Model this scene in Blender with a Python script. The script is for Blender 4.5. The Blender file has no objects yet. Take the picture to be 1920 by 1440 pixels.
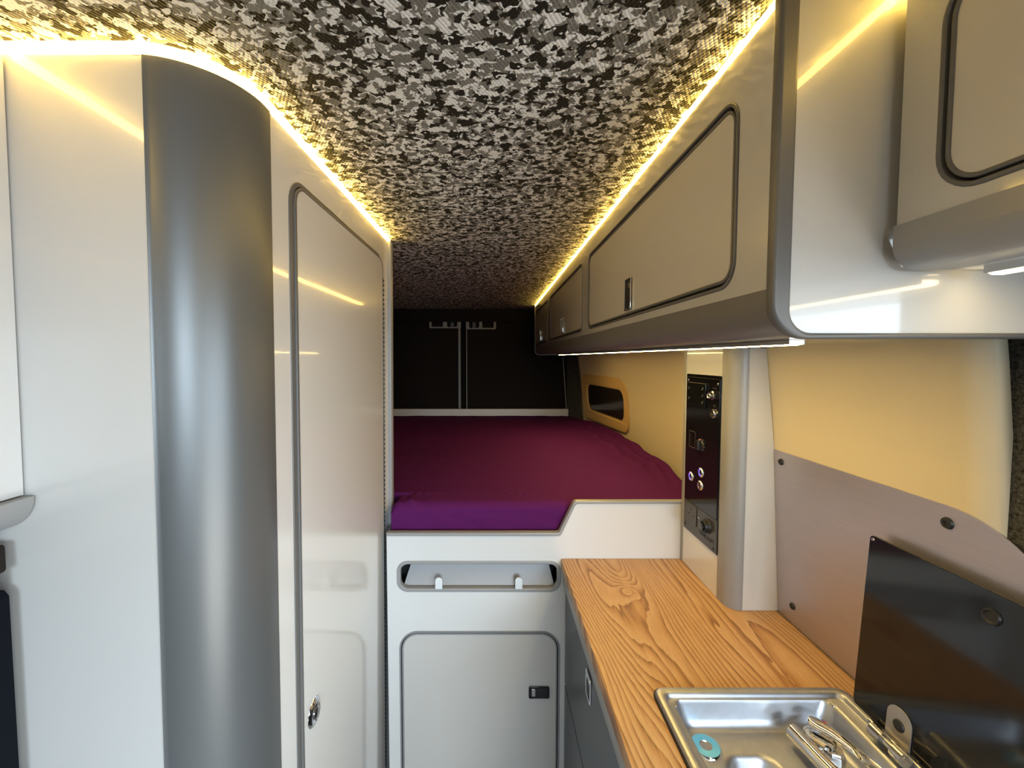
import bpy, bmesh, math, random
from mathutils import Vector, Matrix
random.seed(7)
PI = math.pi
S = bpy.context.scene
COL = S.collection
FL = -1.48                      # floor, measured from the eye height (everything is lifted at the end)

# ------------------------------------------------------------------ camera
cam = bpy.data.objects.new('camera', bpy.data.cameras.new('camera'))
COL.objects.link(cam); S.camera = cam
cam.location = (0, 0, 0)
cam.rotation_euler = (PI/2 - math.atan(39/790), 0, 0)
cam.data.sensor_width = 36; cam.data.lens = 36*790/1920
cam.data.shift_x = (960-926)/1920; cam.data.shift_y = (710-720)/1920
cam.data.clip_start = .01

# ------------------------------------------------------------------ world, daylight, exposure
w = bpy.data.worlds.new('world'); S.world = w; w.use_nodes = True
w.node_tree.nodes['Background'].inputs[0].default_value = (.62, .78, 1, 1)
w.node_tree.nodes['Background'].inputs[1].default_value = .2
S.view_settings.view_transform = 'Standard'; S.view_settings.look = 'None'
S.view_settings.exposure = .05; S.view_settings.gamma = 1; S.view_settings.use_curve_mapping = False
def area(name, loc, target, sx, sy, power, col, spread):
    l = bpy.data.lights.new(name, 'AREA'); l.shape = 'RECTANGLE'; l.size = sx; l.size_y = sy
    l.energy = power; l.color = col; l.spread = math.radians(spread)
    o = bpy.data.objects.new(name, l); COL.objects.link(o); o.location = loc
    o.rotation_euler = (Vector(target)-Vector(loc)).to_track_quat('-Z', 'Y').to_euler()
    return o
area('side_door_daylight', (1.30, -.65, -.15), (-.3, .6, -1.0), 1.3, 1.1, 13.5, (.70, .86, 1), 90)
area('cab_daylight', (.52, -2.1, -.03), (-.08, 1.2, -1.0), 1.05, .6, 9.6, (.72, .87, 1), 60)

area('ground_bounce_fill', (1.25, -.8, -1.15), (-.3, .7, .2), 1.2, .8, 6.5, (.97, .95, .88), 100)  # added lamp outside, aimed up to brighten the ceiling like ground bounce

# ------------------------------------------------------------------ materials
def mat(name, base=(.5,.5,.5), rough=.5, metal=0, coat=0, spec=.5, emit=None, estr=0):
    m = bpy.data.materials.new(name); m.use_nodes = True
    b = m.node_tree.nodes['Principled BSDF']
    b.inputs['Base Color'].default_value = (*base, 1); b.inputs['Roughness'].default_value = rough
    b.inputs['Metallic'].default_value = metal; b.inputs['Coat Weight'].default_value = coat
    b.inputs['Coat Roughness'].default_value = .06
    b.inputs['Specular IOR Level'].default_value = spec
    if emit: b.inputs['Emission Color'].default_value = (*emit, 1); b.inputs['Emission Strength'].default_value = estr
    return m
def nodes(m):
    nt = m.node_tree
    return nt, nt.nodes['Principled BSDF'], nt.links
def N(nt, t, **k):
    n = nt.nodes.new(t)
    for a, v in k.items():
        if a in n.inputs: n.inputs[a].default_value = v
        else: setattr(n, a, v)
    return n
def coords(nt, scale=(1,1,1), rot=(0,0,0), loc=(0,0,0)):
    tc = nt.nodes.new('ShaderNodeTexCoord'); mp = nt.nodes.new('ShaderNodeMapping')
    mp.inputs['Scale'].default_value = scale; mp.inputs['Rotation'].default_value = rot; mp.inputs['Location'].default_value = loc
    nt.links.new(tc.outputs['Object'], mp.inputs['Vector'])
    return mp.outputs[0]
def bump(m, scale, strength, dist=.001, detail=2, stretch=(1,1,1)):
    nt, b, L = nodes(m)
    n = N(nt, 'ShaderNodeTexNoise', Scale=scale, Detail=detail); L.new(coords(nt, stretch), n.inputs['Vector'])
    bp = N(nt, 'ShaderNodeBump', Strength=strength, Distance=dist)
    L.new(n.outputs[0], bp.inputs['Height']); L.new(bp.outputs[0], b.inputs['Normal'])
    return m
def ramp(nt, stops, interp='LINEAR'):
    r = nt.nodes.new('ShaderNodeValToRGB'); r.color_ramp.interpolation = interp
    e = r.color_ramp.elements
    while len(e) < len(stops): e.new(.5)
    for i, (p, c) in enumerate(stops):
        e[i].position = p; e[i].color = (*c, 1) if len(c) == 3 else c
    return r

LAM = bump(mat('gloss_laminate', (.54,.53,.51), .28, coat=1), 9, .12, .002)
LAM_W = bump(mat('white_and_lit_laminate', (.70,.69,.67), .24, coat=.8), 9, .08, .002)  # white parts, and the brightened side of the tall cupboard
DOORM = bump(mat('door_laminate', (.56,.535,.50), .36, coat=.55), 11, .1, .002)
TRIM = mat('grey_edge_trim', (.12,.115,.11), .4)
TRIM_L = mat('light_grey_trim', (.30,.295,.29), .35)
FASC = mat('grey_fascia', (.17,.16,.15), .33)
SHEET = bump(mat('grey_metallic_sheet', (.15,.155,.155), .36, metal=.5), 6, .12, .004, stretch=(1,1,.25))
BOTB = mat('gloss_underside', (.50,.48,.45), .12, coat=1)
PILM = mat('satin_grey_trim', (.33,.325,.32), .45, metal=.25)
TRIM_M = mat('mid_grey_trim', (.26,.26,.265), .4)
GAP = mat('dark_gap', (.012,.012,.014), .7)  # near-black: shade of gaps put into the colour, also plain black parts
BLACK = mat('black_gloss_plastic', (.006,.006,.007), .12)
BLACKM = mat('black_matte_plastic', (.015,.015,.015), .45)
NAVY = bump(mat('navy_black_vinyl', (.0025,.0035,.007), .7, spec=.12), 300, .2)
BROWNB = mat('brown_black_plastic', (.016,.012,.009), .6, spec=.2)
CHROME = mat('chrome', (.85,.85,.86), .06, metal=1)
STEELP = mat('polished_bracket_steel', (.62,.60,.57), .22, metal=1)
SLATE = bump(mat('slate_grey_laminate', (.045,.05,.058), .32), 150, .1)
WALLM = bump(mat('cream_vinyl', (.68,.585,.41), .55, spec=.3), 420, .25, .0006)
CARPET = None
ALU = mat('aluminium_profile', (.7,.7,.7), .3, metal=.9)
LED = mat('led_diffuser', (.9,.85,.7), .5, emit=(1,.63,.115), estr=28)
LEDW = mat('led_diffuser_under', (.9,.85,.7), .5, emit=(1,.71,.24), estr=68)
LEDN = mat('led_diffuser_near', (.9,.85,.7), .5, emit=(1,.76,.36), estr=18)
PLY = bump(mat('varnished_plywood', (.62,.42,.18), .4), 60, .1)
DARKD = bump(mat('dark_insulated_door', (.010,.0068,.0048), .8, spec=.15), 30, .4, .002)
BLIND = mat('dark_window_glass', (.02,.016,.014), .12)
DTRIM = mat('door_seal_grey', (.20,.18,.16), .5)
FLOORM = bump(mat('grey_vinyl_floor', (.50,.49,.47), .4), 80, .1)
SHELL = mat('van_shell_lining', (.42,.40,.37), .7)
BLUE = mat('blue_lit_ring', (.1,.1,.5), .4, emit=(.16,.10,1), estr=3.5)
ORANGE = mat('orange_pointer', (.6,.15,.05), .4, emit=(1,.35,.15), estr=.5)
GREYINK = mat('grey_ink', (.25,.25,.25), .5)
DINK = mat('dark_ink', (.006,.006,.006), .6)
WHITEP = mat('white_plastic_clip', (.72,.75,.77), .35)
TEAL = mat('teal_tint', (.20,.66,1.0), .15, metal=.4)
RED = mat('red_dot', (.6,.03,.05), .3); BLUED = mat('blue_dot', (.08,.06,.5), .3)
GLASS = mat('smoked_black_glass', (.012,.012,.014), .10)
PANELG = mat('charcoal_panel', (.045,.042,.04), .3)
FLAP = mat('grey_flap_board', (.36,.355,.36), .4)

def mk_carpet():
    m = mat('speckled_grey_carpet', (.05,.05,.045), .95, spec=.1)
    nt, b, L = nodes(m)
    n = N(nt, 'ShaderNodeTexNoise', Scale=220, Detail=4, Roughness=.8); L.new(coords(nt), n.inputs['Vector'])
    r = ramp(nt, [(.35,(.012,.011,.009)),(.62,(.12,.115,.10))]); L.new(n.outputs[0], r.inputs[0])
    L.new(r.outputs[0], b.inputs['Base Color'])
    bp = N(nt, 'ShaderNodeBump', Strength=.8, Distance=.003); L.new(n.outputs[0], bp.inputs['Height']); L.new(bp.outputs[0], b.inputs['Normal'])
    return m
CARPET = mk_carpet()

def mk_camo():
    m = mat('camouflage_padded_fabric', (.3,.3,.3), .8, spec=.2)
    nt, b, L = nodes(m)
    v = coords(nt)
    wob = N(nt, 'ShaderNodeTexNoise', Scale=95, Detail=1.5, Roughness=.5); L.new(v, wob.inputs['Vector'])
    sub = N(nt, 'ShaderNodeVectorMath', operation='SUBTRACT'); sub.inputs[1].default_value = (.5,.5,.5)
    L.new(wob.outputs['Color'], sub.inputs[0])
    sc = N(nt, 'ShaderNodeVectorMath', operation='SCALE'); sc.inputs['Scale'].default_value = .020
    L.new(sub.outputs[0], sc.inputs[0])
    ad = N(nt, 'ShaderNodeVectorMath', operation='ADD'); L.new(v, ad.inputs[0]); L.new(sc.outputs[0], ad.inputs[1])
    # small separate blotches of four greys laid over each other
    base = None
    cols = [(.20,.19,.172), (.3,.3,.3), (.25,.238,.215), (.88,.87,.85), (.012,.011,.011)]
    prev = None
    for i, (c, th, s) in enumerate([(cols[2], .50, 62), (cols[3], .52, 66), (cols[0], .57, 74), (cols[3], .60, 88), (cols[4], .553, 70)]):
        mp = N(nt, 'ShaderNodeVectorMath', operation='ADD'); mp.inputs[1].default_value = (3.7*i+1, 7.9*i, 2.3*i)
        L.new(ad.outputs[0], mp.inputs[0])
        n = N(nt, 'ShaderNodeTexNoise', Scale=s, Detail=1.2, Roughness=.45); L.new(mp.outputs[0], n.inputs['Vector'])
        gt = N(nt, 'ShaderNodeMath', operation='GREATER_THAN'); gt.inputs[1].default_value = th; L.new(n.outputs[0], gt.inputs[0])
        mx = N(nt, 'ShaderNodeMix', data_type='RGBA')
        L.new(gt.outputs[0], mx.inputs['Factor'])
        if prev is None: mx.inputs[6].default_value = (*cols[0], 1)
        else: L.new(prev, mx.inputs[6])
        mx.inputs[7].default_value = (*c, 1); prev = mx.outputs[2]
    L.new(prev, b.inputs['Base Color'])
    vo = N(nt, 'ShaderNodeTexVoronoi', Scale=260, Randomness=0.0)
    v2 = coords(nt, (1,.62,1), (0,0,.78)); L.new(v2, vo.inputs['Vector'])
    bp = N(nt, 'ShaderNodeBump', Strength=.9, Distance=.005, invert=True); L.new(vo.outputs['Distance'], bp.inputs['Height'])
    L.new(bp.outputs[0], b.inputs['Normal'])
    return m
CAMO = mk_camo()

def mk_wood():
    m = mat('oak_worktop', (.5,.25,.08), .48)
    nt, b, L = nodes(m)
    tc = nt.nodes.new('ShaderNodeTexCoord')
    sx = nt.nodes.new('ShaderNodeSeparateXYZ'); L.new(tc.outputs['Object'], sx.inputs[0])
    X, Y = sx.outputs[0], sx.outputs[1]
    def M(op, a, bb=None, c=None):
        n = nt.nodes.new('ShaderNodeMath'); n.operation = op
        for i, v in enumerate((a, bb, c)):
            if v is None: continue
            if isinstance(v, (int, float)): n.inputs[i].default_value = v
            else: L.new(v, n.inputs[i])
        return n.outputs[0]
    # a board cut from a trunk: rings around an axis dipping under the surface, with one knot pulling them aside
    lo = N(nt, 'ShaderNodeTexNoise', Scale=1, Detail=2, Roughness=.5); L.new(coords(nt, (7,1.3,1), (0,0,0)), lo.inputs['Vector'])
    lo2 = N(nt, 'ShaderNodeTexNoise', Scale=1, Detail=3, Roughness=.6); L.new(coords(nt, (30,4,1), (0,0,0)), lo2.inputs['Vector'])
    def knot(kx, ky, r, sy=.6):
        dx = M('SUBTRACT', X, kx); dy = M('MULTIPLY', M('SUBTRACT', Y, ky), sy)
        d2 = M('ADD', M('MULTIPLY', dx, dx), M('MULTIPLY', dy, dy))
        return dx, dy, d2, M('DIVIDE', 1, M('ADD', 1, M('DIVIDE', d2, r*r)))
    dx, dy, d2, k = knot(KX, KY, .026)
    slant = M('MULTIPLY_ADD', Y, .02, X)
    big = N(nt, 'ShaderNodeTexNoise', Scale=1, Detail=1); L.new(coords(nt, (4.5,.9,1), (0,0,.05), (3,1,0)), big.inputs['Vector'])
    ring = M('ADD', M('MULTIPLY', slant, 70), M('MULTIPLY', big.outputs[0], 26))
    ring = M('ADD', ring, M('MULTIPLY', lo.outputs[0], 7.0))
    ring = M('ADD', ring, M('MULTIPLY', lo2.outputs[0], 1.1))
    dx2, dy2, e2, k2 = knot(KX+.02, KY-.13, .05, .35)
    ring = M('ADD', ring, M('MULTIPLY', k, 5.0))
    ring = M('ADD', ring, M('MULTIPLY', k2, 4.0))
    fr = M('FRACT', ring)
    r = ramp(nt, [(0,(.60,.36,.17)),(.40,(.56,.315,.135)),(.70,(.45,.225,.08)),(.90,(.25,.10,.028)),(1,(.57,.33,.15))])
    vary = N(nt, 'ShaderNodeTexNoise', Scale=1, Detail=3, Roughness=.7); L.new(coords(nt, (45,3,1), (0,0,0), (5,2,0)), vary.inputs['Vector'])
    L.new(M('MULTIPLY', fr, M('MINIMUM', 1, M('MULTIPLY_ADD', vary.outputs[0], 1.5, .18))), r.inputs[0])
    fi = N(nt, 'ShaderNodeTexNoise', Scale=1, Detail=4, Roughness=.7); L.new(coords(nt, (700,22,1)), fi.inputs['Vector'])
    r2 = ramp(nt, [(.3,(.78,.78,.78)),(.7,(1.12,1.12,1.12))]); L.new(fi.outputs[0], r2.inputs[0])
    mx = N(nt, 'ShaderNodeMix', data_type='RGBA', blend_type='MULTIPLY'); mx.inputs['Factor'].default_value = 1
    L.new(r.outputs[0], mx.inputs[6]); L.new(r2.outputs[0], mx.inputs[7])
    L.new(mx.outputs[2], b.inputs['Base Color'])
    bp = N(nt, 'ShaderNodeBump', Strength=.15, Distance=.0006); L.new(fi.outputs[0], bp.inputs['Height']); L.new(bp.outputs[0], b.inputs['Normal'])
    return m
KX, KY = -.065, .48
WOOD = mk_wood()

def mk_brushed(name, base, rough, stretch, metal=1.0, coltex=.06):
    m = mat(name, base, rough, metal=metal)
    nt, b, L = nodes(m)
    n = N(nt, 'ShaderNodeTexNoise', Scale=1, Detail=3, Roughness=.6); L.new(coords(nt, stretch), n.inputs['Vector'])
    r = ramp(nt, [(.3,tuple(c*(1-coltex) for c in base)),(.7,tuple(min(1,c*(1+coltex)) for c in base))]); L.new(n.outputs[0], r.inputs[0])
    L.new(r.outputs[0], b.inputs['Base Color'])
    bp = N(nt, 'ShaderNodeBump', Strength=.08, Distance=.0005); L.new(n.outputs[0], bp.inputs['Height']); L.new(bp.outputs[0], b.inputs['Normal'])
    return m
BRUSH = mk_brushed('brushed_splashback', (.52,.485,.53), .42, (900,10,900), .8)
SINKM = mk_brushed('satin_steel', (.48,.49,.52), .42, (60,60,60))

def mk_sheet():
    m = mat('purple_cotton_sheet', (.092,.0115,.088), .9, spec=.08)
    nt, b, L = nodes(m)
    n = N(nt, 'ShaderNodeTexNoise', Scale=1, Detail=4, Roughness=.6, Distortion=.6); L.new(coords(nt, (3,9,9), (0,0,.5)), n.inputs['Vector'])
    bp = N(nt, 'ShaderNodeBump', Strength=.35, Distance=.012); L.new(n.outputs[0], bp.inputs['Height']); L.new(bp.outputs[0], b.inputs['Normal'])
    return m
SHEETM = mk_sheet()

# ------------------------------------------------------------------ helpers
def tag(o, label=None, cat=None, group=None, kind=None):
    for k, v in (('label',label),('category',cat),('group',group),('kind',kind)):
        if v: o[k] = v
    return o
class Thing:
    pass
def thing(name, label, cat, loc, group=None, kind=None):
    o = bpy.data.objects.new(name, None); COL.objects.link(o)
    o.empty_display_size = .05
    o.location = loc; o['_base'] = tuple(loc)
    tag(o, label, cat, group, kind)
    return o
def base_of(o):
    while o.parent: o = o.parent
    return Vector(o['_base']) if '_base' in o else Vector((0,0,0))
def link(name, me, m, parent=None, smooth=False, loc=None):
    """me holds final positions; they are stored relative to the root's base."""
    o = bpy.data.objects.new(name, me); COL.objects.link(o)
    if m: 
        me.materials.clear(); me.materials.append(m)
    if parent:
        o.parent = parent
        me.transform(Matrix.Translation(-base_of(parent)))
    elif loc is not None:
        me.transform(Matrix.Translation(-Vector(loc))); o.location = loc; o['_base'] = tuple(loc)
    if smooth is True:
        for p in me.polygons: p.use_smooth = True
    elif smooth:
        for p in me.polygons: p.use_smooth = True
        try: me.set_sharp_from_angle(angle=math.radians(smooth))
        except Exception: pass
    return o
def bm_mesh(bm, fix=True):
    if fix: bmesh.ops.recalc_face_normals(bm, faces=bm.faces[:])
    me = bpy.data.meshes.new('m'); bm.to_mesh(me); bm.free(); return me
def rr(x0, y0, x1, y1, r, n=8):
    if x0 > x1: x0, x1 = x1, x0
    if y0 > y1: y0, y1 = y1, y0
    r = min(r, (x1-x0)/2*.999, (y1-y0)/2*.999)
    if r <= 0: return [(x0,y0),(x1,y0),(x1,y1),(x0,y1)]
    P = []
    for cx, cy, a in ((x1-r,y1-r,0),(x0+r,y1-r,90),(x0+r,y0+r,180),(x1-r,y0+r,270)):
        for i in range(n+1):
            t = math.radians(a+90*i/n); P.append((cx+r*math.cos(t), cy+r*math.sin(t)))
    return P
def rpoly(pts, n=6):
    """polygon with its own radius at each corner: (x, y, r)"""
    out = []; k = len(pts)
    for i, (x, y, r) in enumerate(pts):
        if r <= 0: out.append((x,y)); continue
        p = Vector((x,y)); a = (Vector(pts[i-1][:2])-p).normalized(); b = (Vector(pts[(i+1)%k][:2])-p).normalized()
        ang = a.angle(b); d = r/math.tan(ang/2); c = p+(a+b).normalized()*r/math.sin(ang/2)
        s = p+a*d-c; e = p+b*d-c
        a0 = math.atan2(s.y,s.x); a1 = math.atan2(e.y,e.x); da = a1-a0
        while da > PI: da -= 2*PI
        while da < -PI: da += 2*PI
        for j in range(n+1):
            t = a0+da*j/n; out.append((c.x+r*math.cos(t), c.y+r*math.sin(t)))
    return out
def flat_mesh(loops, thick, bev=0, res=2):
    """plate with rounded edges; local z from 0 to thick"""
    cu = bpy.data.curves.new('c', 'CURVE'); cu.dimensions = '2D'; cu.fill_mode = 'BOTH'
    bev = min(bev, thick*.49)
    cu.extrude = thick/2-bev; cu.bevel_depth = bev; cu.bevel_resolution = res; cu.offset = -bev
    for lp in loops:
        sp = cu.splines.new('POLY'); sp.points.add(len(lp)-1)
        for i, (a, b) in enumerate(lp): sp.points[i].co = (a, b, 0, 1)
        sp.use_cyclic_u = True
    o = bpy.data.objects.new('c', cu); COL.objects.link(o)
    dg = bpy.context.evaluated_depsgraph_get()
    me = bpy.data.meshes.new_from_object(o.evaluated_get(dg))
    bpy.data.objects.remove(o); bpy.data.curves.remove(cu)
    me.transform(Matrix.Translation((0,0,thick/2)))
    return me
MAPS = {  # local (a, b, outward) -> world; outward = the side that faces the viewer
 'X-': lambda a,b,c,p: (p-c, a, b),     # plane X = p whose face looks towards -X
 'X+': lambda a,b,c,p: (p+c, a, b),
 'Y-': lambda a,b,c,p: (a, p-c, b),
 'Z+': lambda a,b,c,p: (a, b, p+c),
 'Z-': lambda a,b,c,p: (a, b, p-c),
}
def place(me, plane, pos, lift=0):
    f = MAPS[plane]
    for v in me.vertices: v.co = f(v.co.x, v.co.y, v.co.z+lift, pos)
    if plane in ('X-','Y+','Z-'): pass
    bm = bmesh.new(); bm.from_mesh(me); bmesh.ops.remove_doubles(bm, verts=bm.verts, dist=1e-6)
    bmesh.ops.recalc_face_normals(bm, faces=bm.faces[:]); bm.to_mesh(me); bm.free()
    return me
def plate(name, loops, plane, pos, thick, bev, m, parent=None, lift=0, loc=None, smooth=30, res=2):
    """lift = height of the plate's back above the plane"""
    o = link(name, place(flat_mesh(loops, thick, bev, res), plane, pos, lift), m, parent, smooth, loc)
    ax = 'XYZ'.index(plane[0])
    for p in o.data.polygons:
        if abs(p.normal[ax]) > .999: p.use_smooth = False      # keep the big faces truly flat
    return o
def ring(x0,y0,x1,y1,r,w):
    return [rr(x0,y0,x1,y1,r), rr(x0+w,y0+w,x1-w,y1-w,max(r-w,.0005))]
def box_bm(bm, lo, hi):
    vs = [bm.verts.new((x,y,z)) for x in (lo[0],hi[0]) for y in (lo[1],hi[1]) for z in (lo[2],hi[2])]
    for f in ((0,1,3,2),(4,6,7,5),(0,4,5,1),(2,3,7,6),(0,2,6,4),(1,5,7,3)): bm.faces.new([vs[i] for i in f])
def box(name, lo, hi, m, parent=None, bev=0, loc=None):
    bm = bmesh.new(); box_bm(bm, lo, hi)
    if bev: bmesh.ops.bevel(bm, geom=bm.edges[:], offset=bev, segments=2, affect='EDGES', profile=.5)
    return link(name, bm_mesh(bm), m, parent, 30 if bev else False, loc)
def extr(name, prof, axis, a0, a1, m, parent=None, closed=True, smooth=30, loc=None, cap=True):
    """profile extruded along an axis; prof in the two other axes, in order"""
    bm = bmesh.new(); L = []
    for a in (a0, a1):
        row = []
        for p, q in prof:
            co = {'Y':(p,a,q),'X':(a,p,q),'Z':(p,q,a)}[axis]
            row.append(bm.verts.new(co))
        L.append(row)
    n = len(prof)
    for i in range(n if closed else n-1):
        j = (i+1)%n; bm.faces.new((L[0][i],L[0][j],L[1][j],L[1][i]))
    if closed and cap: bm.faces.new(L[0]); bm.faces.new(L[1][::-1])
    return link(name, bm_mesh(bm), m, parent, smooth, loc)
def tube_bm(bm, pts, rad, seg=12, cap=True):
    pts = [Vector(p) for p in pts]; rings_ = []
    if not hasattr(rad, '__len__'): rad = [rad]*len(pts)
    t0 = (pts[1]-pts[0]).normalized(); up = Vector((0,0,1)) if abs(t0.z) < .9 else Vector((1,0,0))
    for i, p in enumerate(pts):
        t = ((pts[min(i+1,len(pts)-1)]-pts[max(i-1,0)])).normalized()
        s = t.cross(up).normalized(); u = s.cross(t)
        rings_.append([bm.verts.new(p+(s*math.cos(a)+u*math.sin(a))*rad[i]) for a in [2*PI*k/seg for k in range(seg)]])
    for a, b in zip(rings_, rings_[1:]):
        for k in range(seg): bm.faces.new((a[k],a[(k+1)%seg],b[(k+1)%seg],b[k]))
    if cap: bm.faces.new(rings_[0][::-1]); bm.faces.new(rings_[-1])
def tube(name, pts, rad, m, parent=None, seg=12, loc=None):
    bm = bmesh.new(); tube_bm(bm, pts, rad, seg); return link(name, bm_mesh(bm), m, parent, 40, loc)
def lathe(name, prof, origin, axis, m, parent=None, seg=24, loc=None, squash=1):
    """prof (radius, height along axis)"""
    ax = Vector(axis).normalized(); s = ax.orthogonal().normalized(); u = ax.cross(s); O = Vector(origin)
    bm = bmesh.new(); R = []
    for r, h in prof:
        if r < 1e-6: R.append([bm.verts.new(O+ax*h)]); continue
        R.append([bm.verts.new(O+ax*h+(s*math.cos(a)+u*math.sin(a))*r) for a in [2*PI*k/seg for k in range(seg)]])
    for a, b in zip(R, R[1:]):
        for k in range(seg):
            j = (k+1)%seg
            if len(a) == 1 and len(b) == 1: continue
            if len(a) == 1: bm.faces.new((a[0],b[j],b[k]))
            elif len(b) == 1: bm.faces.new((a[k],a[j],b[0]))
            else: bm.faces.new((a[k],a[j],b[j],b[k]))
    return link(name, bm_mesh(bm), m, parent, 35, loc)
def text(name, s, size, m, parent, mtx):
    cu = bpy.data.curves.new('t', 'FONT'); cu.body = s; cu.size = size; cu.extrude = .0002; cu.align_x = 'CENTER'
    o = bpy.data.objects.new('t', cu); COL.objects.link(o)
    me = bpy.data.meshes.new_from_object(o.evaluated_get(bpy.context.evaluated_depsgraph_get()))
    bpy.data.objects.remove(o); me.transform(mtx)
    return link(name, me, m, parent)

# push-button latch, set on a door: frame, dark well, button
def latch(plane, pos, a0, b0, a1, b1, parent, horizontal, black=False):
    w = .0028
    plate('latch_frame', ring(a0,b0,a1,b1,.005,w), plane, pos, .0022, .0007, CHROME if not black else BLACK, parent)
    plate('latch_well', [rr(a0+w*.8,b0+w*.8,a1-w*.8,b1-w*.8,.003)], plane, pos, .0006, .0001, GAP, parent, lift=.0002)
    if horizontal:
        l = a1-a0
        plate('latch_button', [rr(a0+l*.38,b0+.006,a1-.007,b1-.006,.002)], plane, pos, .0016, .0005, BLACKM, parent, lift=.0006)
        plate('latch_tongue', [rr(a0+l*.15,b0+.007,a0+l*.32,b1-.007,.001)], plane, pos, .0014, .0004, STEELP, parent, lift=.0006)
    else:
        l = b1-b0
        plate('latch_button', [rr(a0+.007,b0+.008,a1-.007,b0+l*.62,.002)], plane, pos, .0016, .0005, BLACKM, parent, lift=.0006)
        plate('latch_tongue', [rr(a0+.010,b0+l*.68,a1-.010,b0+l*.85,.001)], plane, pos, .0014, .0004, STEELP, parent, lift=.0006)

TH = .015
def door_in_board(plane, pos, a0, b0, a1, b1, r, root, w=.0042, gap=.0035, dm=None, tm=None):
    """edge trim round the hole, a door with its own edge trim; returns the door"""
    tm = tm or TRIM
    plate('opening_trim', ring(a0,b0,a1,b1,r,w), plane, pos, TH+.0022, .0016, tm, root, lift=-TH)
    i = w+gap
    d = plate('door', [rr(a0+i+w*.8,b0+i+w*.8,a1-i-w*.8,b1-i-w*.8,max(r-i-w*.8,.002))], plane, pos, TH-.001, .0008, dm or DOORM, root, lift=-TH)
    plate('door_edge_trim', ring(a0+i,b0+i,a1-i,b1-i,r-i,w), plane, pos, TH+.0008, .0016, tm, d, lift=-TH)
    return d
def board_loops(outer, *holes): return [outer, *holes]

# ------------------------------------------------------------------ key measures (metres, from the eye)
H = .366          # ceiling
XL, LEAN = -.324, .008
XR = .288; YE = .4394; ZB = .0221; YF = 2.96
XN = .4017
Y1 = 1.2
ZW = -.5834       # worktop
ZM = -.4318       # mattress top
YC = .508         # front of tall cupboard

# wall surface on the right
def prof(z):
    P = [(-1.5,.69),(-.58,.658),(-.21,.637),(.04,.610),(.38,.545)]
    if z <= P[0][0]: return P[0][1]
    for (z0,x0),(z1,x1) in zip(P,P[1:]):
        if z <= z1: return x0+(x1-x0)*(z-z0)/(z1-z0)
    return P[-1][1]
def xw(Y, z):
    b = 0
    if Y > 1.25:
        t = (Y-1.25)/(2.98-1.25)
        b = .085*4*t*(1-t)*(1 if z < -.1 else .8) - .03*t*t
    return prof(z)+b

# ------------------------------------------------------------------ structure
def struct(name, me_obj): tag(me_obj, kind='structure'); return me_obj
c = box('ceiling', (-.95,-2.4,H+.0012), (.75,3.3,H+.03), CAMO); struct('ceiling', c)
f = box('floor', (-.95,-2.4,FL-.03), (.75,3.3,FL), FLOORM); struct('floor', f)
wl = box('wall_left', (-.98,-2.4,FL), (-.95,3.3,H+.03), SHELL); struct('wall_left', wl)
# right wall: cream lining from behind the doorway pillar to the rear pillar
bm = bmesh.new(); NY, NZ = 60, 24
G = [[bm.verts.new((xw(y,z), y, z)) for z in [-1.48+(1.86)*k/NZ for k in range(NZ+1)]] for y in [.519+(2.97-.519)*i/NY for i in range(NY+1)]]
G2 = [[bm.verts.new((v.co.x+.02, v.co.y, v.co.z)) for v in row] for row in G]
for A in (G, G2):
    for i in range(NY):
        for k in range(NZ): bm.faces.new((A[i][k],A[i+1][k],A[i+1][k+1],A[i][k+1]))
for k in range(NZ):
    for i in (0, NY): bm.faces.new((G[i][k],G[i][k+1],G2[i][k+1],G2[i][k]))
for i in range(NY):
    for k in (0, NZ): bm.faces.new((G[i][k],G[i+1][k],G2[i+1][k],G2[i][k]))
wr = link('wall_right', bm_mesh(bm), WALLM, None, True); tag(wr, kind='structure')
# carpeted pillar beside the sliding doorway
bp_ = extr('trim_1', [(.650,.20),(.645,.26),(.645,.550),(.76,.550),(.76,.20)], 'Z', FL, H, CARPET); tag(bp_, kind='structure')
# outer side of the van past the doorway, above it
hd = box('wall_right_header', (.66,-2.4,.30), (.70,.18,H), SHELL); hd.name = 'trim_2'; tag(hd, kind='structure')
# rear pillar, carpeted, angled to the rear doors
rp = extr('trim_3', [(.632,2.93),(.548,3.16),(.60,3.3),(.74,3.3),(.74,2.97),(.70,2.97)], 'Z', FL, H, CARPET); tag(rp, kind='structure')
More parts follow.
